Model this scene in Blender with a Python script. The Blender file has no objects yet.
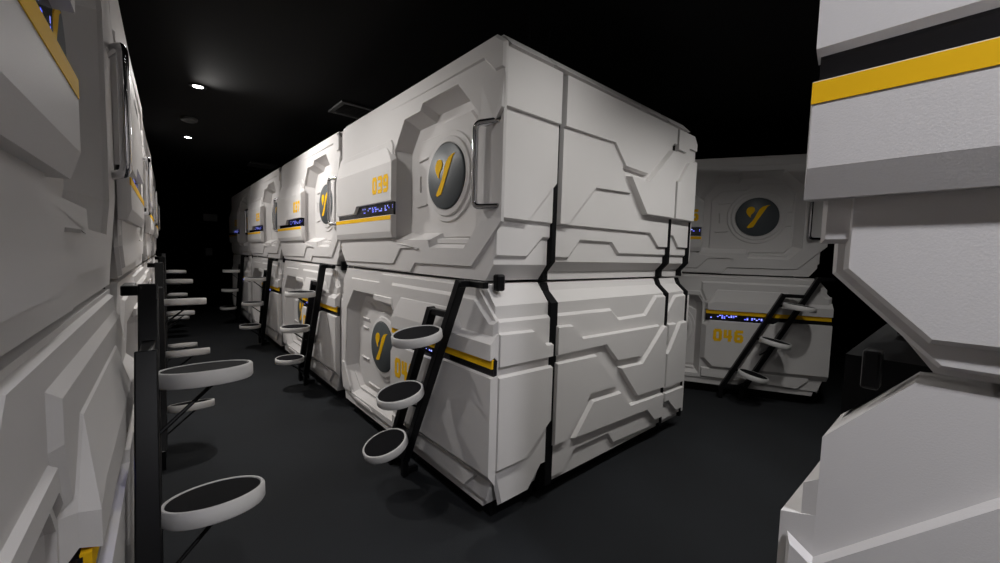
import bpy, bmesh, math, random
from mathutils import Vector, Matrix
random.seed(7)
sc = bpy.context.scene
COL = sc.collection

# ------------------------------------------------------------------ materials
def new_mat(name):
    m = bpy.data.materials.new(name); m.use_nodes = True
    nt = m.node_tree; b = nt.nodes['Principled BSDF']
    return m, nt, b

def plain(name, col, rough=0.5, metal=0.0, var=0.0, scale=6.0, bump=0.0, bscale=200.0, coat=0.0):
    m, nt, b = new_mat(name)
    b.inputs['Roughness'].default_value = rough
    b.inputs['Metallic'].default_value = metal
    if coat: b.inputs['Coat Weight'].default_value = coat
    tc = nt.nodes.new('ShaderNodeTexCoord')
    n = nt.nodes.new('ShaderNodeTexNoise'); n.inputs['Scale'].default_value = scale
    n.inputs['Detail'].default_value = 3
    nt.links.new(tc.outputs['Object'], n.inputs['Vector'])
    mx = nt.nodes.new('ShaderNodeMix'); mx.data_type = 'RGBA'
    mx.inputs['A'].default_value = (*[c * (1 - var) for c in col], 1)
    mx.inputs['B'].default_value = (*[min(1, c * (1 + var)) for c in col], 1)
    nt.links.new(n.outputs['Fac'], mx.inputs['Factor'])
    nt.links.new(mx.outputs['Result'], b.inputs['Base Color'])
    if bump:
        n2 = nt.nodes.new('ShaderNodeTexNoise'); n2.inputs['Scale'].default_value = bscale
        n2.inputs['Detail'].default_value = 2
        nt.links.new(tc.outputs['Object'], n2.inputs['Vector'])
        bp = nt.nodes.new('ShaderNodeBump'); bp.inputs['Strength'].default_value = bump
        bp.inputs['Distance'].default_value = 0.002
        nt.links.new(n2.outputs['Fac'], bp.inputs['Height'])
        nt.links.new(bp.outputs['Normal'], b.inputs['Normal'])
    return m

def emit(name, col, strength):
    m, nt, b = new_mat(name)
    b.inputs['Base Color'].default_value = (*col, 1)
    b.inputs['Emission Color'].default_value = (*col, 1)
    b.inputs['Emission Strength'].default_value = strength
    return m

M = {}
M['shell'] = plain('white_capsule_shell', (0.72, 0.70, 0.69), 0.6, var=0.025, scale=3.0, bump=0.10, bscale=420)
M['shell'].node_tree.nodes['Principled BSDF'].inputs['Specular IOR Level'].default_value = 0.035
M['black'] = plain('black_powder_coat', (0.005, 0.005, 0.006), 0.36, var=0.1, bump=0.05, bscale=300)
M['gasket'] = plain('black_rubber', (0.006, 0.006, 0.007), 0.7, var=0.1)
M['display'] = plain('black_display_glass', (0.006, 0.006, 0.010), 0.15, var=0.05)
M['yellow'] = plain('yellow_vinyl', (1.0, 0.57, 0.012), 0.75, var=0.03)
M['slate'] = plain('slate_grey_disc', (0.078, 0.090, 0.098), 0.45, var=0.05)
M['chrome'] = plain('polished_chrome', (0.62, 0.62, 0.64), 0.10, 1.0)
M['rim'] = plain('white_step_plastic', (0.70, 0.69, 0.68), 0.38, var=0.02)
M['pad'] = plain('black_grip_pad', (0.0035, 0.0035, 0.005), 0.85, var=0.3, scale=60, bump=0.4, bscale=350)

def display(name, x0, x1, z0, z1, cw, chh, fill, strength):
    """black glass with a matrix of lit dots between the given local limits"""
    m, nt, b = new_mat(name)
    b.inputs['Base Color'].default_value = (.006, .006, .010, 1); b.inputs['Roughness'].default_value = .15
    tc = nt.nodes.new('ShaderNodeTexCoord'); sp = nt.nodes.new('ShaderNodeSeparateXYZ')
    nt.links.new(tc.outputs['Object'], sp.inputs[0])
    def mt(op, a, c=None):
        n = nt.nodes.new('ShaderNodeMath'); n.operation = op
        for i, v in enumerate((a, c)):
            if v is None: continue
            if isinstance(v, (int, float)): n.inputs[i].default_value = v
            else: nt.links.new(v, n.inputs[i])
        return n.outputs[0]
    X, Z = sp.outputs[0], sp.outputs[2]
    gx = mt('DIVIDE', X, cw); gz = mt('DIVIDE', mt('SUBTRACT', Z, z0), chh)
    cx, cz = mt('FLOOR', gx), mt('FLOOR', gz)
    fx, fz = mt('ABSOLUTE', mt('SUBTRACT', mt('FRACT', gx), .5)), mt('ABSOLUTE', mt('SUBTRACT', mt('FRACT', gz), .5))
    cb = nt.nodes.new('ShaderNodeCombineXYZ'); nt.links.new(cx, cb.inputs[0]); nt.links.new(cz, cb.inputs[1])
    wn = nt.nodes.new('ShaderNodeTexWhiteNoise'); wn.noise_dimensions = '2D'; nt.links.new(cb.outputs[0], wn.inputs['Vector'])
    mask = mt('LESS_THAN', wn.outputs['Value'], fill)
    for c in (mt('LESS_THAN', fx, .34), mt('LESS_THAN', fz, .36), mt('GREATER_THAN', X, x0), mt('LESS_THAN', X, x1), mt('GREATER_THAN', Z, z0), mt('LESS_THAN', Z, z1)):
        mask = mt('MULTIPLY', mask, c)
    mx = nt.nodes.new('ShaderNodeMix'); mx.data_type = 'RGBA'
    mx.inputs['A'].default_value = (.10, .12, 1, 1); mx.inputs['B'].default_value = (.45, .50, 1, 1)
    nt.links.new(wn.outputs['Color'], mx.inputs['Factor'])
    nt.links.new(mx.outputs['Result'], b.inputs['Emission Color'])
    nt.links.new(mt('MULTIPLY', mask, strength), b.inputs['Emission Strength'])
    return m
M['display_up'] = display('black_display_glass_lit', -.55, -.03, 1.592 - 1.175, 1.632 - 1.175, .019, .0134, .36, 1.4)
M['display_low'] = display('black_display_glass_dots', .03, .55, .788, .826, .020, .0125, .33, 1.8)
M['lamp'] = emit('lit_lamp_lens', (1.0, 0.97, 0.93), 22.0)
M['ceil'] = plain('black_ceiling_paint', (0.0022, 0.0022, 0.0023), 0.8, var=0.1)
M['wall'] = plain('black_wall_paint', (0.004, 0.004, 0.0042), 0.85, var=0.1)
M['mgrey'] = plain('mid_grey_plastic', (0.30, 0.30, 0.30), 0.5, var=0.05)
M['dgrey'] = plain('dark_grey_plastic', (0.05, 0.05, 0.05), 0.5, var=0.05)

def carpet():
    m, nt, b = new_mat('charcoal_carpet')
    b.inputs['Roughness'].default_value = 0.95
    tc = nt.nodes.new('ShaderNodeTexCoord')
    n1 = nt.nodes.new('ShaderNodeTexNoise'); n1.inputs['Scale'].default_value = 260; n1.inputs['Detail'].default_value = 4
    n2 = nt.nodes.new('ShaderNodeTexNoise'); n2.inputs['Scale'].default_value = 1.6; n2.inputs['Detail'].default_value = 3
    for n in (n1, n2): nt.links.new(tc.outputs['Object'], n.inputs['Vector'])
    ad = nt.nodes.new('ShaderNodeMath'); ad.operation = 'MULTIPLY'
    nt.links.new(n1.outputs['Fac'], ad.inputs[0]); nt.links.new(n2.outputs['Fac'], ad.inputs[1])
    r = nt.nodes.new('ShaderNodeValToRGB')
    r.color_ramp.elements[0].position = 0.1; r.color_ramp.elements[0].color = (0.0042, 0.0052, 0.0068, 1)
    r.color_ramp.elements[1].position = 0.45; r.color_ramp.elements[1].color = (0.0115, 0.0142, 0.018, 1)
    nt.links.new(ad.outputs[0], r.inputs['Fac']); nt.links.new(r.outputs['Color'], b.inputs['Base Color'])
    bp = nt.nodes.new('ShaderNodeBump'); bp.inputs['Strength'].default_value = 0.6; bp.inputs['Distance'].default_value = 0.004
    nt.links.new(n1.outputs['Fac'], bp.inputs['Height']); nt.links.new(bp.outputs['Normal'], b.inputs['Normal'])
    return m
M['carpet'] = carpet()
M['black'].node_tree.nodes['Principled BSDF'].inputs['Specular IOR Level'].default_value = 0.22
for k in ('pad', 'ceil', 'wall', 'gasket', 'yellow', 'rim'): M[k].node_tree.nodes['Principled BSDF'].inputs['Specular IOR Level'].default_value = 0.12

# ------------------------------------------------------------------ helpers
def link(name, bm, mat, parent=None, smooth=False, fix=True):
    if fix: bmesh.ops.recalc_face_normals(bm, faces=bm.faces[:])
    me = bpy.data.meshes.new(name); bm.to_mesh(me); bm.free()
    me.materials.append(M[mat])
    if smooth:
        for p in me.polygons: p.use_smooth = True
        me.set_sharp_from_angle(angle=math.radians(40))
    o = bpy.data.objects.new(name, me); COL.objects.link(o)
    if parent is not None: o.parent = parent
    return o

def empty(name, loc, rz, label, cat, group=None):
    o = bpy.data.objects.new(name, None); COL.objects.link(o)
    o.empty_display_size = 0.2
    o.location = loc; o.rotation_euler = (0, 0, rz)
    o['label'] = label; o['category'] = cat
    if group: o['group'] = group
    return o

def tag(o, label, cat, group=None):
    o['label'] = label; o['category'] = cat
    if group: o['group'] = group
    return o

def copy_children(src, dst):
    for ch in list(src.children):
        c = ch.copy(); COL.objects.link(c); c.parent = dst
        copy_children(ch, c)

def dup(root, loc, rz, label, group):
    r = root.copy(); COL.objects.link(r)
    r.location = loc; r.rotation_euler = (0, 0, rz)
    r['label'] = label; r['group'] = group
    copy_children(root, r)
    return r

W = 2.10; HW = W / 2
def F(a, b, h): return Vector((a - HW, -h, b))              # front face: a from the left, b height, h outward
def side(core, sgn):
    return lambda a, b, h: Vector((sgn * (core - HW + h), a, b))

def area2(p): return sum(p[i][0] * p[(i + 1) % len(p)][1] - p[(i + 1) % len(p)][0] * p[i][1] for i in range(len(p)))
def ccw(p): return list(p) if area2(p) > 0 else list(reversed(p))

def inset(poly, d):
    """inset a ccw polygon; d is a number or a function of an edge's ends"""
    n = len(poly); out = []
    L = []
    for i in range(n):
        p = Vector(poly[i][:2]); q = Vector(poly[(i + 1) % n][:2])
        dd = d(poly[i], poly[(i + 1) % n]) if callable(d) else d
        t = (q - p).normalized(); nr = Vector((-t.y, t.x))
        L.append((p + nr * dd, t))
    for i in range(n):
        (p, t), (q, s) = L[i - 1], L[i]
        cr = t.x * s.y - t.y * s.x
        if abs(cr) < 1e-4: out.append((q.x, q.y)); continue
        k = ((q.x - p.x) * s.y - (q.y - p.y) * s.x) / cr
        v = p + t * k
        o = Vector(poly[i][:2])
        if (v - o).length > 0.09: v = o + (v - o).normalized() * 0.09
        out.append((v.x, v.y))
    return out

def loft(bm, loops, caps=(True, True)):
    """closed loops of equal length joined into a skin"""
    vs = [[bm.verts.new(p) for p in l] for l in loops]
    n = len(vs[0])
    for a, b in zip(vs, vs[1:]):
        for i in range(n):
            bm.faces.new((a[i], a[(i + 1) % n], b[(i + 1) % n], b[i]))
    if caps[0]: bm.faces.new(list(reversed(vs[0])))
    if caps[1]: bm.faces.new(vs[-1])
    return vs

def plate(bm, mp, poly, h0, h1, ramp=0.014, edge=None, hs=None):
    """a raised plate with sloping sides on the surface mp; edge(p,q) may set another ramp"""
    P = ccw(poly)
    fn = (lambda p, q: (edge(p, q) if edge and edge(p, q) is not None else ramp))
    T = inset(P, fn)
    top = [mp(a, b, h1 if hs is None else hs(a, b)) for a, b in T]
    loft(bm, [[mp(a, b, h0) for a, b in P], top])

def fill_between(bm, loopA, loopB):
    """flat face between an outer and an inner loop (bmesh verts)"""
    es = []
    for l in (loopA, loopB):
        for i in range(len(l)):
            e = bm.edges.get((l[i], l[(i + 1) % len(l)])) or bm.edges.new((l[i], l[(i + 1) % len(l)]))
            es.append(e)
    bmesh.ops.triangle_fill(bm, use_beauty=True, use_dissolve=False, edges=es)

def box(bm, x0, x1, y0, y1, z0, z1, bev=0.0, M4=None):
    t = bmesh.new()
    bmesh.ops.create_cube(t, size=1)
    for v in t.verts:
        v.co = Vector(((x0 + x1) / 2 + v.co.x * (x1 - x0), (y0 + y1) / 2 + v.co.y * (y1 - y0), (z0 + z1) / 2 + v.co.z * (z1 - z0)))
    if bev: bmesh.ops.bevel(t, geom=t.edges[:], offset=bev, segments=2, affect='EDGES', profile=0.5)
    merge(bm, t, M4)

def merge(bm, t, M4=None):
    mp = {}
    for v in t.verts: mp[v] = bm.verts.new(M4 @ v.co if M4 else v.co)
    for f in t.faces:
        try: bm.faces.new([mp[v] for v in f.verts])
        except ValueError: pass
    t.free()

def tube(bm, pts, r, seg=12, up=None):
    pts = [Vector(p) for p in pts]; loops = []
    prev = None
    for i, p in enumerate(pts):
        a = pts[max(i - 1, 0)]; b = pts[min(i + 1, len(pts) - 1)]
        t = (b - a).normalized()
        ref = prev if prev is not None else (Vector((0, 0, 1)) if abs(t.z) < 0.9 else Vector((1, 0, 0)))
        x = (ref - t * ref.dot(t)).normalized(); y = t.cross(x); prev = x
        loops.append([p + (x * math.cos(2 * math.pi * k / seg) + y * math.sin(2 * math.pi * k / seg)) * r for k in range(seg)])
    loft(bm, loops)

def bar(bm, a, b, w, d, bev=0.004):
    """rectangular tube from a to b; w across, d along the wall normal"""
    a = Vector(a); b = Vector(b); t = (b - a).normalized()
    ny = Vector((0, 1, 0)); 
    if abs(t.dot(ny)) > 0.95: ny = Vector((0, 0, 1))
    x = ny.cross(t).normalized(); y = t.cross(x)
    m = Matrix((x, y, t)).transposed().to_4x4(); m.translation = (a + b) / 2
    L = (b - a).length
    box(bm, -w / 2, w / 2, -d / 2, d / 2, -L / 2, L / 2, bev, m)

def lathe(bm, prof, seg=40, M4=None):
    """profile of (r, z) about z"""
    t = bmesh.new(); loops = []
    for r, z in prof:
        loops.append([Vector((r * math.cos(2 * math.pi * k / seg), r * math.sin(2 * math.pi * k / seg), z)) for k in range(seg)])
    loft(t, loops); merge(bm, t, M4)

def prism(bm, mp, poly, h0, h1, bev=0.0):
    P = ccw(poly)
    loops = [[mp(a, b, h0) for a, b in P]]
    if bev:
        loops.append([mp(a, b, h1 - bev) for a, b in P])
        loops.append([mp(a, b, h1) for a, b in inset(P, bev)])
    else: loops.append([mp(a, b, h1) for a, b in P])
    loft(bm, loops)

# ------------------------------------------------------------------ numerals (mitred strokes)
DIG = {
 '0': [[(0, .15), (0, .85), (.15, 1), (.85, 1), (1, .85), (1, .15), (.85, 0), (.15, 0), (0, .15)]],
 '3': [[(0, 1), (.85, 1), (1, .88), (1, .12), (.85, 0), (0, 0)], [(.25, .5), (1, .5)]],
 '4': [[(0, 1), (0, .38), (1, .38)], [(.78, 1), (.78, 0)]],
 '5': [[(1, 1), (0, 1), (0, .54), (.85, .54), (1, .42), (1, .12), (.85, 0), (0, 0)]],
 '6': [[(1, 1), (.15, 1), (0, .85), (0, .12), (.15, 0), (.85, 0), (1, .12), (1, .42), (.85, .54), (0, .54)]],
 '7': [[(0, 1), (1, 1), (1, .8), (.45, 0)]],
 '8': [[(0, .15), (0, .85), (.15, 1), (.85, 1), (1, .85), (1, .15), (.85, 0), (.15, 0), (0, .15)], [(0, .5), (1, .5)]],
 '9': [[(0, 0), (.85, 0), (1, .12), (1, .85), (.85, 1), (.15, 1), (0, .88), (0, .56), (.15, .46), (1, .46)]],
}
def stroke(bm, mp, pts, w, h0, h1):
    for k, (a, b) in enumerate(zip(pts, pts[1:])):
        h1 += .00012
        A = Vector(a); B = Vector(b); t = (B - A).normalized(); n = Vector((-t.y, t.x)) * w / 2
        A2 = A - t * w * .38; B2 = B + t * w * .38
        prism(bm, mp, [tuple(A2 + n), tuple(A2 - n), tuple(B2 - n), tuple(B2 + n)], h0, h1)
def numerals(txt, u0, z0, u1, z1, h, parent, zoff):
    bm = bmesh.new(); n = len(txt); lay = 0; step = (u1 - u0) / n; sw = (z1 - z0) * .235
    for i, ch in enumerate(txt):
        a0 = u0 + step * i + sw / 2; dw = step * .86 - sw; hh = (z1 - z0) - sw
        for s in DIG[ch]:
            lay += 10
            stroke(bm, lambda a, b, k: F(a, b - zoff, k), [(a0 + x * dw, z0 + sw / 2 + y * hh) for x, y in s], sw, h, h + .0015 + lay * 1e-6)
    return link('capsule_number', bm, 'yellow', parent)

# ------------------------------------------------------------------ emblem, handle
def smooth_closed(pts, n=6):
    out = []
    N = len(pts)
    for i in range(N):
        p0, p1, p2, p3 = [Vector(pts[(i + k - 1) % N]) for k in range(4)]
        for j in range(n):
            t = j / n
            v = .5 * ((2 * p1) + (p2 - p0) * t + (2 * p0 - 5 * p1 + 4 * p2 - p3) * t * t + (3 * p1 - p0 - 3 * p2 + p3) * t ** 3)
            out.append((v.x, v.y))
    return out
def emblem(parent, u, z, R, h, zoff):
    bm = bmesh.new()
    cen = F(u, z - zoff, h); m = Matrix.Translation(cen) @ Matrix.Rotation(math.pi / 2, 4, 'X')
    lathe(bm, [(R, -.02), (R, .006), (R - .005, .010), (0.001, .010)], 56, m)
    d = link('emblem_disc', bm, 'slate', parent, smooth=True)
    d['label'] = 'slate grey round emblem disc'
    bm = bmesh.new()
    st = [(.56, .62), (.40, .60), (.22, .54), (.07, .40), (-.15, -.1), (-.46, -.54), (-.40, -.60), (-.17, -.54), (.06, -.1), (.34, .38), (.43, .54)]
    tear = smooth_closed([(-.33, .54), (-.47, .46), (-.53, .30), (-.47, .13), (-.31, -.04), (-.30, .10), (-.18, .24), (-.13, .38), (-.19, .50)], 4)
    for P in (st, tear):
        prism(bm, F, [(u + x * R, z - zoff + y * R) for x, y in P], h + .009, h + .013)
    e = link('emblem_mark', bm, 'yellow', d); e['label'] = 'yellow forked emblem mark'
    return d

def arc(c, a, b, n=6):
    """corner path from a to b bending at c"""
    a, b, c = Vector(a), Vector(b), Vector(c)
    return [a * (1 - t) ** 2 + c * 2 * t * (1 - t) + b * t * t for t in [i / n for i in range(n + 1)]]
def handle(parent, zoff, u=1.938, z0=1.545, z1=1.940, ub=2.062, w=.052):
    bm = bmesh.new()
    T0 = F(ub, z1 - zoff, .0); T1 = F(u, z1 - zoff, w); B1 = F(u, z0 - zoff, w); B0 = F(ub, z0 - zoff, .0)
    d = (T1 - T0).normalized() * .035; dn = Vector((0, 0, -.035))
    pts = [T0] + arc(T1, T1 - d, T1 + dn) + arc(B1, B1 - dn, B1 - d) + [B0]
    tube(bm, pts, .0150, 14)
    for q in (T0, B0):
        m = Matrix.Translation(q) @ Matrix.Rotation(math.pi / 2, 4, 'X')
        lathe(bm, [(.022, -.004), (.022, .006), (.014, .012), (.001, .012)], 20, m)
    h = link('door_handle', bm, 'chrome', parent, smooth=True); h['label'] = 'chrome pull handle'
    return h

SEC = [(0.0, .385), (.418, 1.648), (1.670, 1.975)]

def end_edge(s0, s1):
    def f(p, q):
        for s in (s0, s1):
            if abs(p[0] - s) < 1e-4 and abs(q[0] - s) < 1e-4: return 0.004
        return None
    return f

def section(bm, octo, s0, s1, zoff, bev=.008):
    P = [(a, b - zoff) for a, b in octo]; P = ccw(P); I = inset(P, bev)
    mp = lambda a, b, s: Vector((a - HW, s, b))
    loft(bm, [[mp(a, b, s0) for a, b in I], [mp(a, b, s0 + bev) for a, b in P], [mp(a, b, s1 - bev) for a, b in P], [mp(a, b, s1) for a, b in I]])

def front_section(bm, octo, hole, depth, splay, s1, zoff, bev=.008):
    """front shell: outline prism whose face is cut by the door recess"""
    P = ccw([(a, b - zoff) for a, b in octo]); I = inset(P, bev)
    H = ccw([(a, b - zoff) for a, b in hole]); HI = inset(H, splay)
    mp = lambda a, b, s: Vector((a - HW, s, b))
    vs = loft(bm, [[mp(a, b, 0) for a, b in P], [mp(a, b, s1 - bev) for a, b in P], [mp(a, b, s1) for a, b in I]], caps=(False, True))
    hv = loft(bm, [[mp(a, b, 0) for a, b in H], [mp(a, b, depth) for a, b in HI]], caps=(False, True))
    fill_between(bm, vs[0], hv[0])

def sheet_hole(bm, poly, hole, h0, h1, ramp, zoff):
    P = ccw([(a, b - zoff) for a, b in poly]); T = inset(P, ramp)
    H = ccw([(a, b - zoff) for a, b in hole])
    vs = loft(bm, [[F(a, b, h0) for a, b in P], [F(a, b, h1) for a, b in T]], caps=(False, False))
    hv = loft(bm, [[F(a, b, h0) for a, b in H], [F(a, b, h1) for a, b in H]], caps=(False, False))
    fill_between(bm, vs[1], hv[1])
    fill_between(bm, vs[0], hv[0])

def side_plates(bms, core, plates, zoff):
    """plates: list of (section, h0, h1, polygon)"""
    for sec, h0, h1, poly in plates:
        for sgn in (1, -1):
            mp0 = side(core, sgn)
            plate(bms[sec], lambda a, b, h: mp0(a, b - zoff, h), poly, h0, h1, 0.015, end_edge(*SEC[sec]))

# ------------------------------------------------------------------ upper capsule
ZU = 1.175
CU = 2.034
def make_upper(loc, rz, label, group):
    root = empty('sleeping_capsule', loc, rz, label, 'sleeping capsule', group)
    z = ZU
    octo = [(W - CU + .05, 1.185), (CU - .05, 1.185), (CU - .05, 1.232), (CU, 1.288), (CU, 2.27), (CU - .06, 2.33), (W - CU + .06, 2.33), (W - CU, 2.27), (W - CU, 1.288), (W - CU + .05, 1.232)]
    octf = [(.145, 1.188), (1.975, 1.188), (CU, 1.27), (CU, 2.28), (2.02, 2.335), (.08, 2.335), (W - CU, 2.28), (W - CU, 1.295)]
    hole = [(1.01, 1.395), (1.01, 1.985), (1.14, 2.15), (1.334, 2.154), (1.364, 2.193), (1.724, 2.195), (1.905, 2.012), (1.905, 1.45), (1.80, 1.345), (1.457, 1.349), (1.442, 1.393)]
    bms = [bmesh.new() for _ in range(3)]
    front_section(bms[0], octf, hole, .088, .055, .385, z)
    section(bms[1], octo, .418, 1.648, z, .012)
    rear = [(a, b) for a, b in octo]
    section(bms[2], rear, 1.670, 1.975, z)
    q = .0155
    L1, L2, L3, L4 = q, 2 * q, 3 * q, 4 * q
    T = 2.272
    side_plates(bms, CU, [
        (0, 0, L1, [(0, 1.30), (.213, 1.30), (.326, 1.402), (.385, 1.402), (.385, T), (0, T)]),
        (1, 0, L1, [(.418, 1.30), (.54, 1.30), (.64, 1.402), (.949, 1.402), (1.03, 1.335), (1.648, 1.336), (1.648, T), (.418, T)]),
        (2, 0, L1, [(1.670, 1.337), (1.975, 1.338), (1.975, T - .05), (1.93, T), (1.670, T)]),
        (0, 0, L2, [(.215, 1.478), (.385, 1.478), (.385, T), (0, T), (0, 1.50)]),
        (1, 0, L2, [(.418, 1.478), (1.382, 1.484), (1.505, 1.392), (1.648, 1.392), (1.648, T), (.418, T)]),
        (2, 0, L2, [(1.670, 1.483), (1.716, 1.483), (1.813, 1.398), (1.975, 1.398), (1.975, T - .05), (1.93, T), (1.670, T)]),
        (0, 0, L3, [(0, 1.479), (.186, 1.476), (.385, 1.681), (.385, T), (0, T)]),
        (1, 0, L3, [(.418, 1.478), (.493, 1.480), (.732, 1.707), (1.125, 1.722), (1.005, 1.840), (1.005, T), (.418, T)]),
        (1, 0, L4 + .006, [(1.035, 1.842), (1.060, 1.846), (1.278, 1.846), (1.590, 2.105), (1.648, 2.105), (1.648, 1.604), (1.264, 1.602)]),
        (2, 0, L3, [(1.670, 1.604), (1.975, 1.604), (1.975, T - .05), (1.93, T), (1.670, T)]),
        (0, 0, L4, [(0, 1.983), (.385, 1.984), (.385, T), (0, T)]),
        (1, 0, L4, [(.418, 1.985), (.873, 1.992), (.997, 1.874), (1.272, 1.866), (1.61, 2.13), (1.648, 2.13), (1.648, T), (.418, T)]),
        (2, 0, L4 + .006, [(1.670, 1.604), (1.975, 1.604), (1.975, 2.09), (1.84, 2.06), (1.70, 1.90), (1.670, 1.90)]),
        (2, 0, L4, [(1.670, 2.10), (1.80, 2.10), (1.86, 2.14), (1.975, 2.14), (1.975, T - .05), (1.93, T), (1.670, T)]),
    ], z)
    b0 = bms[0]
    # stepped plates of the front face
    s1 = [(.148, 1.195), (1.235, 1.190), (1.292, 1.248), (1.874, 1.25), (2.100, 1.472), (2.100, 2.275), (2.035, 2.325), (.065, 2.325), (.034, 2.275), (.040, 1.305)]
    sheet_hole(b0, s1, hole, 0, .012, .006, z)
    Fz = lambda a, b, h: F(a, b - z, h)
    plate(b0, Fz, [(0.052, 1.31), (.138, 1.224), (1.02, 1.233), (1.118, 1.335), (1.345, 1.337), (1.345, 1.343), (1.02, 1.385), (1.0, 1.40), (1.0, 2.02), (.97, 2.06), (0.052, 2.07)], .010, .022, .008)
    plate(b0, Fz, [(.9, 2.247), (1.948, 2.238), (2.033, 2.160), (2.098, 2.158), (2.098, 2.274), (2.034, 2.322), (.9, 2.322)], .010, .022, .009,
          hs=lambda a, b: .012 + .011 * max(0, min(1, (a - 1.2) / .6)))
    plate(b0, Fz, [(1.92, 1.925), (2.045, 1.925), (2.098, 1.985), (2.098, 2.14), (1.92, 2.14)], .010, .022, .008,
          hs=lambda a, b: .0125 + .011 * max(0, min(1, (a - 1.94) / .09)) * max(0, min(1, (2.12 - b) / .12)))
    fs = link('front_shell', b0, 'shell', root)
    link('middle_shell', bms[1], 'shell', root); 
    # rear shell with its back plate
    link('rear_shell', bms[2], 'shell', root)
    bm = bmesh.new()
    section(bm, [(a * 1.03 - .0315, (b - 1.76) * .96 + 1.76) for a, b in octo], 1.992, 2.022, z, .006)
    link('back_plate', bm, 'shell', root)
    small = [((a - HW) * 1.034 + HW, min(b, 2.325)) for a, b in octo]
    for a, b in ((.372, .406), (1.640, 1.680), (1.965, 2.0)):
        bm = bmesh.new(); section(bm, small, a, b, z, .002)
        link('seam_gasket', bm, 'gasket', root)
    for sgn in (1, -1):
        for a, b in ((.03, .332), (.345, 1.50), (1.53, 1.85)):
            bm = bmesh.new()
            mp = lambda p, r, s: Vector((sgn * (p - HW), s, r - z))
            C = [(2.092, 2.277), (2.030, 2.341), (1.95, 2.341), (1.95, 2.277)]
            loft(bm, [[mp(p, r, a) for p, r in C], [mp(p, r, b) for p, r in C]])
            link('roof_trim', bm, 'shell', root)
    # control panel bulge: a block above and a block below the display groove
    bm = bmesh.new()
    up = [(.008, 1.594), (.398, 1.594), (.455, 1.646), (1.035, 1.646), (1.035, 1.93), (.86, 2.06), (.008, 2.07)]
    P = ccw(up)
    top = [(.013, 1.600), (.396, 1.600), (.453, 1.652), (1.040, 1.652), (1.040, 1.898), (1.038, 1.902), (.013, 1.905)]
    if area2(up) < 0: top = top[::-1]
    loft(bm, [[Fz(a, b, .012) for a, b in P], [Fz(a, b, .052) for a, b in top]])
    plate(bm, Fz, [(.026, 1.346), (.108, 1.346), (.190, 1.272), (.845, 1.284), (1.012, 1.392), (1.030, 1.56), (.026, 1.56)], .012, .018, .006)
    blk = ccw([(.009, 1.405), (1.042, 1.412), (1.042, 1.562), (.009, 1.562)])
    blk2 = ccw([(.013, 1.445), (1.038, 1.452), (1.038, 1.558), (.013, 1.558)])
    loft(bm, [[Fz(a, b, .015) for a, b in blk], [Fz(a, b, .040) for a, b in blk], [Fz(a, b, .052) for a, b in blk2]])
    cp = link('control_panel', bm, 'shell', root)
    bm = bmesh.new(); prism(bm, Fz, [(.014, 1.556), (1.034, 1.556), (1.034, 1.656), (.44, 1.656), (.39, 1.606), (.014, 1.606)], .015, .030)
    ds = link('display_screen', bm, 'display_up', root); ds['label'] = 'black display strip'
    bm = bmesh.new(); prism(bm, Fz, [(.012, 1.529), (1.036, 1.529), (1.036, 1.5565), (.012, 1.5565)], .04, .0532)
    st = link('accent_stripe', bm, 'yellow', cp); st['label'] = 'yellow accent stripe'
    # door
    bm = bmesh.new()
    HI = inset(ccw(hole), .054)
    prism(bm, Fz, HI, -.108, -.086)
    plate(bm, Fz, [(1.12, 1.40), (1.12, 1.94), (1.21, 2.02), (1.43, 2.03), (1.47, 2.085), (1.73, 2.09), (1.84, 1.975), (1.84, 1.47), (1.78, 1.405)], -.087, -.073, .010)
    cx, cz, R = 1.530, 1.757, .186
    m = Matrix.Translation(Fz(cx, cz, -.075)) @ Matrix.Rotation(math.pi / 2, 4, 'X')
    lathe(bm, [(.262, 0), (.255, .012), (.228, .012), (.222, .022), (.194, .026), (.188, .018), (.18, .018), (.001, .018)], 56, m)
    for a0, a1, b0, b1 in ((1.19, 1.30, 1.885, 1.90), (1.17, 1.29, 1.60, 1.615), (1.73, 1.83, 1.79, 1.805), (1.72, 1.83, 1.66, 1.675)):
        plate(bm, Fz, [(a0, b0), (a1, b0 + .01), (a1, b1 + .01), (a0, b1)], -.075, -.063, .004)
    plate(bm, Fz, [(1.20, 1.70), (1.215, 1.70), (1.215, 1.80), (1.20, 1.80)], -.075, -.063, .004)
    plate(bm, Fz, [(1.47, 1.362), (1.80, 1.360), (1.84, 1.405), (1.47, 1.410)], -.087, -.030, .012)
    dr = link('capsule_door', bm, 'shell', root)
    emblem(root, cx, cz, R, -.051, z)
    hd = handle(root, z)
    for sgn in (1, -1):
        bm = bmesh.new()
        if sgn > 0: box(bm, .957, .998, .020, .070, 1.140 - z, 1.222 - z, .010)
        else: box(bm, -.975, -.955, .030, .060, 1.145 - z, 1.20 - z, .004)
        link('corner_bracket', bm, 'black', root)
    bm = bmesh.new(); box(bm, -.82, .82, .055, 1.955, 1.175 - z, 1.187 - z)
    link('support_frame', bm, 'black', root)
    return root

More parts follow.
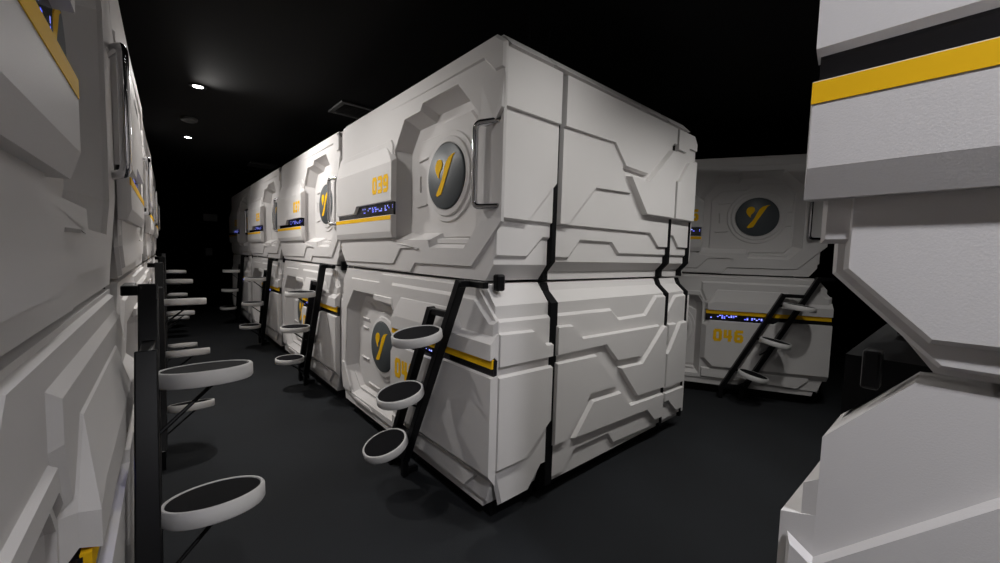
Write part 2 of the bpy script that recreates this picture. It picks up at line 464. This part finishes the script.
# ------------------------------------------------------------------ lower capsule
CL = 2.056
def make_lower(loc, rz, label, group):
    root = empty('sleeping_capsule', loc, rz, label, 'sleeping capsule', group)
    z = -.05                                               # local zero is the floor
    octo = [(W - CL, .05), (CL, .05), (CL, 1.066), (CL - .066, 1.126), (CL - .084, 1.172), (W - CL + .084, 1.172), (W - CL + .066, 1.126), (W - CL, 1.066)]
    octf = [(.10, .05), (2.00, .05), (CL, .25), (CL, 1.07), (1.972, 1.172), (.130, 1.172), (W - CL, 1.07), (W - CL, .25)]
    hole = [(.112, .335), (.275, .145), (1.02, .15), (1.02, .89), (.975, .955), (.734, .958), (.70, 1.0), (.293, 1.0), (.146, .842)]
    bms = [bmesh.new() for _ in range(3)]
    front_section(bms[0], octf, hole, .088, .05, .385, z)
    section(bms[1], octo, .418, 1.648, z, .012)
    section(bms[2], octo, 1.670, 1.975, z)
    # front-section side skirt below the cut corner
    A, B = .018, .043
    side_plates(bms, CL, [
        (0, 0, A, [(0, 1.008), (.385, 1.003), (.385, .175), (.345, .175), (.25, .065), (.05, .062), (0, .25)]),
        (1, 0, A, [(.418, 1.005), (.949, .999), (1.039, .932), (1.365, .934), (1.500, 1.055), (1.648, 1.055), (1.648, .068), (1.029, .092), (.966, .170), (.635, .173), (.535, .070), (.418, .068)]),
        (2, 0, A, [(1.670, .92), (1.80, 1.045), (1.975, 1.05), (1.975, .075), (1.670, .072)]),
        (0, 0, B, [(0, .952), (.239, .945), (.337, .86), (.385, .86), (.385, .768), (0, .768)]),
        (1, 0, B, [(.418, .947), (.549, .943), (.645, .86), (1.565, .848), (1.300, .638), (1.005, .650), (.87, .770), (.418, .768)]),
        (2, 0, B, [(1.670, .842), (1.815, .84), (1.670, .655)]),
        (2, 0, B, [(1.700, .64), (1.857, .838), (1.975, .840), (1.975, .335), (1.670, .335), (1.670, .62)]),
        (0, 0, B, [(0, .742), (.385, .737), (.385, .415), (.202, .262), (0, .258)]),
        (1, 0, B, [(.418, .745), (.785, .738), (1.055, .478), (.742, .488), (.530, .264), (.418, .262)]),
        (1, 0, B, [(1.020, .618), (1.315, .606), (1.598, .832), (1.648, .832), (1.648, .348), (1.270, .360)]),
        (1, 0, B, [(.572, .256), (.762, .460), (1.075, .450), (1.195, .336), (1.648, .322), (1.648, .122), (1.526, .125), (1.409, .228)]),
        (2, 0, B, [(1.670, .318), (1.975, .312), (1.975, .118), (1.856, .122), (1.722, .228), (1.670, .228)]),
        
    ], z)
    b0 = bms[0]
    Fz = lambda a, b, h: F(a, b - z, h)
    s1 = [(.01, .27), (.06, .135), (.30, .105), (1.0, .105), (1.10, .10), (2.04, .095), (2.09, .25), (2.09, 1.0), (1.985, 1.105), (1.93, 1.160), (.824, 1.160), (.774, 1.098), (.240, 1.098), (.045, .890), (.012, .912)]
    sheet_hole(b0, s1, hole, 0, .012, .006, z)
    # stepped plates above and round the panel
    plate(b0, Fz, [(.99, 1.02), (.99, 1.112), (1.925, 1.110), (2.05, 1.006), (2.094, 1.006), (2.094, .90), (1.04, .90)], .010, .026, .020)
    plate(b0, Fz, [(.70, .962), (.70, 1.006), (.99, 1.006), (1.03, .90), (.985, .957)], .010, .022, .006)
    plate(b0, Fz, [(.05, .30), (.05, .375), (.115, .375), (.25, .20), (.25, .145), (.14, .15)], .010, .022, .008)
    plate(b0, Fz, [(1.03, .225), (1.03, .125), (1.875, .105), (1.965, .195), (1.965, .225)], .010, .030, .010)
    plate(b0, Fz, [(.30, .105), (.35, .135), (.64, .135), (.69, .105)], .006, .018, .006)
    link('front_shell', b0, 'shell', root)
    link('middle_shell', bms[1], 'shell', root)
    link('rear_shell', bms[2], 'shell', root)
    bm = bmesh.new()
    section(bm, [(a * 1.025 - .026, (b - .6) * .93 + .6) for a, b in octo], 1.992, 2.022, z, .006)
    link('back_plate', bm, 'shell', root)
    small = [((a - HW) * 1.022 + HW, b) for a, b in octo]
    for a, b in ((.372, .43), (1.640, 1.680), (1.965, 2.0)):
        bm = bmesh.new(); section(bm, small, a, b, z, .002)
        link('seam_gasket', bm, 'gasket', root)
    # control panel: upper and lower block with the display groove between
    bm = bmesh.new()
    up = ccw([(1.035, .815), (1.035, .90), (1.135, 1.042), (1.75, 1.044), (1.80, .998), (1.835, .948), (2.100, .946), (2.100, .815)])
    tp = ccw([(1.062, .822), (1.062, .885), (1.135, .905), (1.74, .908), (1.775, .906), (1.84, .900), (2.098, .898), (2.098, .822)])
    loft(bm, [[Fz(a, b, .012) for a, b in up], [Fz(a, b, .030) for a, b in inset(up, lambda p, q: .002 if p[0] > 2.05 and q[0] > 2.05 else .020)], [Fz(a, b, .056) for a, b in tp]])
    lo = ccw([(1.022, .672), (1.075, .722), (1.640, .724), (1.672, .748), (2.102, .748), (2.102, .205), (1.12, .205), (1.022, .315)])
    l2 = ccw([(1.060, .660), (1.098, .712), (1.644, .714), (1.676, .738), (2.100, .738), (2.100, .262), (1.135, .250), (1.060, .330)])
    loft(bm, [[Fz(a, b, .012) for a, b in lo], [Fz(a, b, .054) for a, b in l2]])
    cp = link('control_panel', bm, 'shell', root)
    bm = bmesh.new()
    prism(bm, Fz, [(1.05, .715), (1.66, .715), (1.69, .742), (2.098, .742), (2.098, .82), (1.05, .82)], .014, .034)
    ds = link('display_screen', bm, 'display_low', root); ds['label'] = 'black display strip'
    bm = bmesh.new()
    prism(bm, Fz, [(1.052, .784), (2.094, .780), (2.094, .824), (1.052, .824)], .03, .044)
    st = link('accent_stripe', bm, 'yellow', cp); st['label'] = 'yellow accent stripe'
    # door
    bm = bmesh.new()
    prism(bm, Fz, inset(ccw(hole), .049), -.108, -.086)
    plate(bm, Fz, [(.20, .35), (.30, .22), (.98, .22), (.98, .80), (.86, .86), (.50, .87), (.44, .915), (.36, .915), (.20, .74)], -.087, -.073, .010)
    cx, cz, R = .712, .605, .186
    m = Matrix.Translation(Fz(cx, cz, -.075)) @ Matrix.Rotation(math.pi / 2, 4, 'X')
    lathe(bm, [(.262, 0), (.255, .012), (.228, .012), (.222, .024), (.194, .030), (.188, .020), (.18, .020), (.001, .020)], 56, m)
    for a0, a1, b0_, b1_ in ((.30, .42, .765, .78), (.30, .40, .69, .705), (.28, .42, .44, .455), (.42, .62, .25, .265)):
        plate(bm, Fz, [(a0, b0_), (a1, b0_ - .004), (a1, b1_ - .004), (a0, b1_)], -.075, -.061, .004)
    plate(bm, Fz, [(.16, .30), (.29, .175), (.99, .178), (.99, .205), (.30, .203), (.19, .31)], -.087, -.045, .008)
    dr = link('capsule_door', bm, 'shell', root)
    emblem(root, cx, cz, R, -.049, z)
    bm = bmesh.new()
    box(bm, -.90, .90, .1, 1.86, .02, .094)
    for a, b in ((.07, .38), (.41, 1.52), (1.56, 1.90)):
        box(bm, -.93, .93, a, b, 0, .101, .006)
    link('base_frame', bm, 'black', root)
    bm = bmesh.new()
    V = [(.050, 1.084), (.132, 1.172), (.142, 1.1735), (.142, 1.1805), (.050, 1.1805)]
    mp = lambda a, b, q: Vector((a - HW, q, b - z))
    loft(bm, [[mp(a, b, .085) for a, b in V], [mp(a, b, 1.93) for a, b in V]])
    link('notch_shade_filler', bm, 'gasket', root)  # black filler added to stand in for shade in the left notch
    return root

# ------------------------------------------------------------------ boarding ladder (local frame: x right, -y out of the wall, origin on floor)
def pose_steps(root, tilt):
    """hinged steps sag a little: (outward, sideways) degrees for each step"""
    st = sorted((c for c in root.children if c.name.startswith('step')), key=lambda c: -c.location.z)
    for c, (ox, sy), (zz, dc) in zip(st, tilt, STEPS):
        c.rotation_euler = (math.radians(ox), math.radians(sy), 0)
        c.location.y = -.125 - (dc - .125) * math.cos(math.radians(ox))
        c.location.z = zz + .05 - (dc - .125) * math.sin(math.radians(ox))
STEPS = ((.915, .235), (.575, .24), (.245, .25))
def make_ladder(loc, rz, label, group, tilt):
    root = empty('boarding_ladder', loc, rz, label, 'ladder', group)
    def P(fr, d, zz): return (HW - fr, -d, zz + .05)       # fr measured from the capsule's right end
    rr = lambda zz: .195 + .49 * (1.175 - zz)
    rl = lambda zz: rr(zz) + .185
    d = .096
    bm = bmesh.new(); bar(bm, P(rr(1.185), d, 1.185), P(rr(.06), d, .06), .040, .050)
    link('rail', bm, 'black', root)
    bm = bmesh.new(); bar(bm, P(rl(1.02), d, 1.02), P(rl(.06), d, .06), .040, .050)
    link('rail', bm, 'black', root)
    bm = bmesh.new(); bar(bm, P(rl(1.02) + .02, d, 1.005), P(rr(1.005), d, 1.005), .034, .032)
    link('top_bar', bm, 'black', root)
    bm = bmesh.new(); bar(bm, P(rl(.09), d, .075), P(rr(.09) - .02, d, .075), .05, .03)
    for s in (rl(.05), rr(.05)):
        box(bm, HW - s - .02, HW - s + .02, -d - .017, -d + .017, 0, .12, .004)
        box(bm, HW - s - .018, HW - s + .018, -d, -.012, .012, .045, .004)
    link('foot_bracket', bm, 'black', root)
    bm = bmesh.new()
    box(bm, HW - rr(1.185) - .02, HW - rr(1.185) + .02, -d - .017, -.030, 1.205, 1.237, .004)
    box(bm, HW - rr(1.185) - .02, HW - .06, -.062, -.030, 1.205, 1.237, .004)
    link('hook_arm', bm, 'black', root)
    for zz, dc in STEPS:
        fr = (rr(zz) + rl(zz)) / 2 - .045
        c = Vector(P(fr, dc, zz)); R = .127
        bm = bmesh.new()
        lathe(bm, [(R - .018, -.026), (R - .004, -.024), (R, -.018), (R, .016), (R - .004, .021), (R - .010, .021), (R - .012, .016), (.001, .016)], 48)
        stp = link('step', bm, 'rim', root, smooth=True); stp['label'] = 'round white-rimmed step'
        bm = bmesh.new()
        lathe(bm, [(R - .0125, .012), (R - .0125, .0185), (R - .015, .0195), (.001, .0195)], 40)
        pd = link('tread_pad', bm, 'pad', stp, smooth=False); pd['label'] = 'black grip pad'
        stp.location = c
        bm = bmesh.new()
        a = Vector(P(fr, dc + .03, zz - .024)) - c; b = Vector(P(rr(zz - .17) + .015, d, zz - .17)) - c
        tube(bm, [a, b], .006, 8)
        b = Vector(P(rl(zz - .05) - .01, d, zz - .02)) - c; bar(bm, b, Vector(P(rr(zz - .02) + .01, d, zz - .02)) - c, .022, .03)
        link('support_strut', bm, 'black', stp)
    pose_steps(root, tilt)
    return root

# ------------------------------------------------------------------ layout
Z0 = .05
TH46 = math.atan2(-.875, .485)
def cen46():
    e = Vector((.485, -.875, 0)).normalized()
    return Vector((3.2, 0.0, 0)) + e * (.645 - 1.05)
c46 = cen46()
PITCH = 2.112
LX = -1.358; LY = .53; LROT = math.radians(1.2)   # the left row stands slightly askew
RX, RY = -.508, -1.243
ordn = ['nearest', 'second', 'third', 'farthest']
slots = []                      # (x, y, rz, upper label, lower label, ladder label, groups, upper no, lower no)
gc = ('sleeping capsules of the central row', 'ladders of the central row')
gl = ('sleeping capsules along the left wall', 'ladders along the left wall')
nums = [('039', '040'), ('037', '038'), ('035', '036'), ('033', '034')]
upl = ['upper white sleeping capsule numbered 039 with large exposed side and chrome handle',
       'upper white capsule directly behind capsule 039 in the central row',
       'third upper white capsule counted from 039 along the central row',
       'farthest upper white capsule at the dark end of the central row']
lol = ['lower white sleeping capsule numbered 040 beneath capsule 039, ladder on its front',
       'lower white capsule directly behind capsule 040 in the central row',
       'third lower white capsule counted from 040 along the central row',
       'farthest lower white capsule at the dark end of the central row']
lal = ['black ladder with three round white steps leaning on capsule 040',
       'black ladder with round white steps on the capsule right behind 040',
       'black ladder with round steps on third lower capsule of central row',
       'black ladder with round steps at the far dark end of central row']
for k in range(4):
    slots.append((0.0, 1.05 + PITCH * k, -math.pi / 2, upl[k], lol[k], lal[k], gc, *nums[k]))
upl = ['upper white capsule in shadow filling the left edge, yellow stripe at its top',
       'upper white capsule second along the left wall, seen edge-on past the chrome handle',
       'upper white capsule third along the left wall, a thin edge-on sliver',
       'upper white capsule last along the left wall, farthest edge-on sliver']
lol = ['lower white capsule with ribbed slanted edges filling the bottom left corner',
       'lower white capsule second along the left wall, behind the nearest black pole',
       'lower white capsule third along the left wall, mostly hidden by ladders',
       'lower white capsule last along the left wall, hidden behind the ladders']
lal = ['nearest black ladder at left with big round steps over the carpet',
       'second black ladder along the left wall, its steps just past the nearest pole',
       'third black ladder along the left wall with small pale steps',
       'last black ladder along the left wall, tiny pale steps in the dark']
for k in range(4):
    LD = LY - 1.05 + PITCH * k + .53
    slots.append((LX + LD * math.sin(LROT), -.53 + LD * math.cos(LROT), math.pi / 2 - LROT, upl[k], lol[k], lal[k], gl, None, None))
slots.append((RX, RY - 1.05, -math.pi / 2, 'upper white capsule close at the right edge with broad yellow stripe',
              'lower white capsule close at the bottom right corner, bright slanted top edge', None, ('sleeping capsules close at right', None), None, None))
slots.append((c46.x, c46.y, TH46, 'dim upper capsule numbered 045 facing the camera behind the central row',
              'dim lower capsule numbered 046 facing the camera behind the central row', 'black ladder with three round white steps on dim capsule 046', ('sleeping capsules at the back right', 'ladders at the back right'), '045', '046'))

E46 = Vector((.485, -.875)).normalized() * .07
lo_dx = lambda lab: E46.x if lab.startswith('dim') else 0.0
lo_dy = lambda lab: E46.y if lab.startswith('dim') else 0.0
TILT_SAG = ((9, 0), (12.5, 0), (18, 0))
TILT_SIDE = ((0, 7), (0, 11), (0, 13))
TILT_NONE = ((0, 0), (0, 0), (0, 0))
U = L = D = None
todo_num = []
for (x, y, rz, ul, ll, dl, g, un, ln) in slots:
    lu = (x, y, Z0 + ZU); l0 = (x + lo_dx(ul), y + lo_dy(ul), 0)
    if U is None: U = u = make_upper(lu, rz, ul, g[0])
    else: u = dup(U, lu, rz, ul, g[0])
    if L is None: L = l = make_lower(l0, rz, ll, g[0])
    else: l = dup(L, l0, rz, ll, g[0])
    if dl:
        tilt = TILT_SAG if dl.endswith('capsule 040') else TILT_SIDE if (rz > 0 or ul.startswith('dim')) else TILT_NONE
        ld0 = (x + lo_dx(ul) * 1.7, y + lo_dy(ul) * 1.7, 0)
        if D is None: D = make_ladder(ld0, rz, dl, g[1], tilt)
        else: pose_steps(dup(D, ld0, rz, dl, g[1]), tilt)
    if ul.startswith('dim'):
        for c in list(u.children):
            if c.name.startswith('corner_bracket'): bpy.data.objects.remove(c)
    todo_num.append((u, l, un, ln))
for u, l, un, ln in todo_num:
    if un: numerals(un, .745, 1.712, 1.010, 1.828, .0515, next(c for c in u.children if c.name.startswith('control_panel')), ZU)
    if ln: numerals(ln, 1.125, .510, 1.405, .635, .0535, next(c for c in l.children if c.name.startswith('control_panel')), -.05)

# ------------------------------------------------------------------ room
CZ = 2.74
X0, X1, Y0, Y1 = -3.7, 7.5, -4.6, 9.8
def struct(name, bm, mat):
    o = link(name, bm, mat); o['kind'] = 'structure'; return o
bm = bmesh.new(); box(bm, X0 - .1, X1 + .1, Y0 - .1, Y1 + .1, -.1, 0); struct('floor', bm, 'carpet')
bm = bmesh.new(); box(bm, X0 - .1, X1 + .1, Y0 - .1, Y1 + .1, CZ, CZ + .1); struct('ceiling', bm, 'ceil')
bm = bmesh.new(); box(bm, X0 - .1, X0, Y0, Y1, 0, CZ); struct('wall_left', bm, 'wall')
bm = bmesh.new(); box(bm, X1, X1 + .1, Y0, Y1, 0, CZ); struct('wall_right', bm, 'wall')
bm = bmesh.new(); box(bm, X0, X1, Y1, Y1 + .1, 0, CZ); struct('wall_back', bm, 'wall')
bm = bmesh.new(); box(bm, X0, X1, Y0 - .1, Y0, 0, CZ); struct('wall_front', bm, 'wall')

# ceiling downlights, some added out of view as fill
WARM, NEUT, COOL = (1.0, .97, .935), (1.0, .985, .955), (.955, .95, 1.0)
def downlight(x, y, label, power, spot, aim, col, blend=1.0, size=.06):
    r = empty('ceiling_downlight', (x, y, CZ), 0, label, 'ceiling light', 'ceiling downlights')
    bm = bmesh.new(); lathe(bm, [(.062, 0), (.062, -.006), (.055, -.010), (.040, -.008), (.036, 0)], 32)
    link('trim_ring', bm, 'black', r, smooth=True)
    bm = bmesh.new(); lathe(bm, [(.038, -.0005), (.036, -.006), (.001, -.009)], 28)
    link('lamp_lens', bm, 'lamp', r, smooth=True)
    ld = bpy.data.lights.new('downlight_lamp', 'SPOT'); ld.energy = power; ld.spot_size = math.radians(spot); ld.spot_blend = blend
    ld.shadow_soft_size = size; ld.color = col
    lo = bpy.data.objects.new('downlight_lamp', ld); COL.objects.link(lo); lo.location = (x, y, CZ - .02)
    lo.rotation_euler = (Vector(aim) - lo.location).to_track_quat('-Z', 'Y').to_euler()
    return r
LIGHTS = [
    (-.907, 3.00, 'bright round downlight over the left corridor, nearer of the two in view', 165, 150, (.3, 1.7, .3), WARM),
    (-.866, 5.11, 'small bright round downlight farther down the left corridor', 70, 160, (-.6, 4.8, 0), WARM),
    (-1.00, 1.30, 'added fill downlight above the corridor beside capsule 039, just above the frame', 52, 128, (0, .75, .6), WARM),  # fill lamp added to brighten the front of the first capsules
    (.20, -.85, 'ceiling downlight above the aisle beside the nearest corner of the large capsule', 56, 124, (.45, -.1, .2), NEUT),
    (1.30, -.95, 'added fill downlight above the aisle near the rear of the large capsule side', 50, 110, (1.2, -.2, 0), NEUT),  # extra lamp added to lift the lower part of the large side
    (2.05, -.95, 'ceiling downlight above the aisle before capsule 045', 56, 140, (1.9, -.5, 0), NEUT),
    (-1.10, -2.20, 'ceiling downlight behind the camera over the right-hand capsules', 165, 96, (-.30, -1.5, 1.0), COOL),
]
for x, y, lb, pw, sp, aim, cl in LIGHTS: downlight(x, y, lb, pw, sp, aim, cl)

bm = bmesh.new(); lathe(bm, [(.075, 0), (.078, -.012), (.070, -.030), (.045, -.042), (.001, -.044)], 32)
o = link('smoke_detector', bm, 'dgrey', smooth=True); o.location = (-.907, 4.15, CZ)
tag(o, 'dark round smoke detector on black ceiling between the two downlights', 'smoke detector')

def vent(x, y, rz, lab):
    r = empty('ceiling_vent', (x, y, CZ), rz, lab, 'air vent', 'ceiling vents')
    bm = bmesh.new()
    for a in (-1, 1):
        box(bm, a * .17 - .02, a * .17 + .02, -.19, .19, -.02, 0, .003); box(bm, -.15, .15, a * .17 - .02, a * .17 + .02, -.02, 0, .003)
    link('vent_frame', bm, 'dgrey', r)
    bm = bmesh.new()
    for k in range(7):
        m = Matrix.Translation((0, -.126 + k * .042, -.010)) @ Matrix.Rotation(.6, 4, 'X')
        box(bm, -.152, .152, -.016, .016, -.002, .002, 0, m)
    link('vent_louvre', bm, 'dgrey', r)
vent(.295, 2.60, 0, 'square dark ceiling vent just above the top edge of capsule 039')
vent(.165, 6.31, 0, 'dark ceiling vent above the far end of the central row')

# two thin cables dropping from the ceiling onto the roof of the first capsule
for i, (s, yy) in enumerate(((.42, .30), (.62, .34))):
    bm = bmesh.new()
    pts = []
    for k in range(15):
        t = k / 14
        pts.append((s + .015 * math.sin(3 * t + i), yy + .02 * math.sin(2.2 * t), CZ * (1 - t) + (Z0 + 2.342) * t))
    tube(bm, pts, .004, 8)
    o = link('hanging_cable', bm, 'black', smooth=True)
    tag(o, ('thin black cable hanging above capsule 039, left one of the pair', 'thin black cable hanging above capsule 039, right one of the pair')[i], 'cable', 'cables above capsule 039')

# small plates on the end wall of the corridor
def wall_plate(name, x, zc, w, h, lab, cat):
    bm = bmesh.new(); box(bm, x - w / 2, x + w / 2, Y1 - .02, Y1, zc - h / 2, zc + h / 2, .004)
    bm2 = bmesh.new(); box(bm2, x - w * .3, x + w * .3, Y1 - .028, Y1 - .018, zc - h * .3, zc + h * .3, .003)
    o = link(name, bm, 'mgrey'); tag(o, lab, cat)
    link('cover', bm2, 'mgrey', o)
wall_plate('wall_sign', -.24, 2.02, .26, .16, 'dim grey plate higher on the black corridor end wall', 'sign')
wall_plate('light_switch', -.28, 1.25, .13, .17, 'dim grey switch plate lower on the black corridor end wall', 'switch')

# ------------------------------------------------------------------ world, camera
w = bpy.data.worlds.new('World'); sc.world = w; w.use_nodes = True
w.node_tree.nodes['Background'].inputs['Color'].default_value = (0.0, 0.0, 0.0, 1)
w.node_tree.nodes['Background'].inputs['Strength'].default_value = 0.0

cd = bpy.data.cameras.new('Camera'); cam = bpy.data.objects.new('Camera', cd); COL.objects.link(cam)
cd.sensor_fit = 'HORIZONTAL'; cd.sensor_width = 36.0; cd.lens = 400.0 / 1000.0 * 36.0
cd.clip_start = .02
yaw, pitch, roll = 8.56782130e-01, -6.73173492e-02, 2.77158285e-02
fw = Vector((math.cos(yaw) * math.cos(pitch), math.sin(yaw) * math.cos(pitch), math.sin(pitch)))
r = fw.cross(Vector((0, 0, 1))).normalized(); u = r.cross(fw)
r2 = r * math.cos(roll) + u * math.sin(roll); u2 = u * math.cos(roll) - r * math.sin(roll)
m = Matrix((r2, u2, -fw)).transposed().to_4x4()
m.translation = Vector((-1.22740899, -1.40230486, 1.31854111 + Z0))
cam.matrix_world = m
sc.camera = cam
sc.view_settings.view_transform = 'Standard'; sc.view_settings.look = 'None'
sc.view_settings.exposure = 0.0; sc.view_settings.gamma = 1.0; sc.view_settings.use_curve_mapping = False
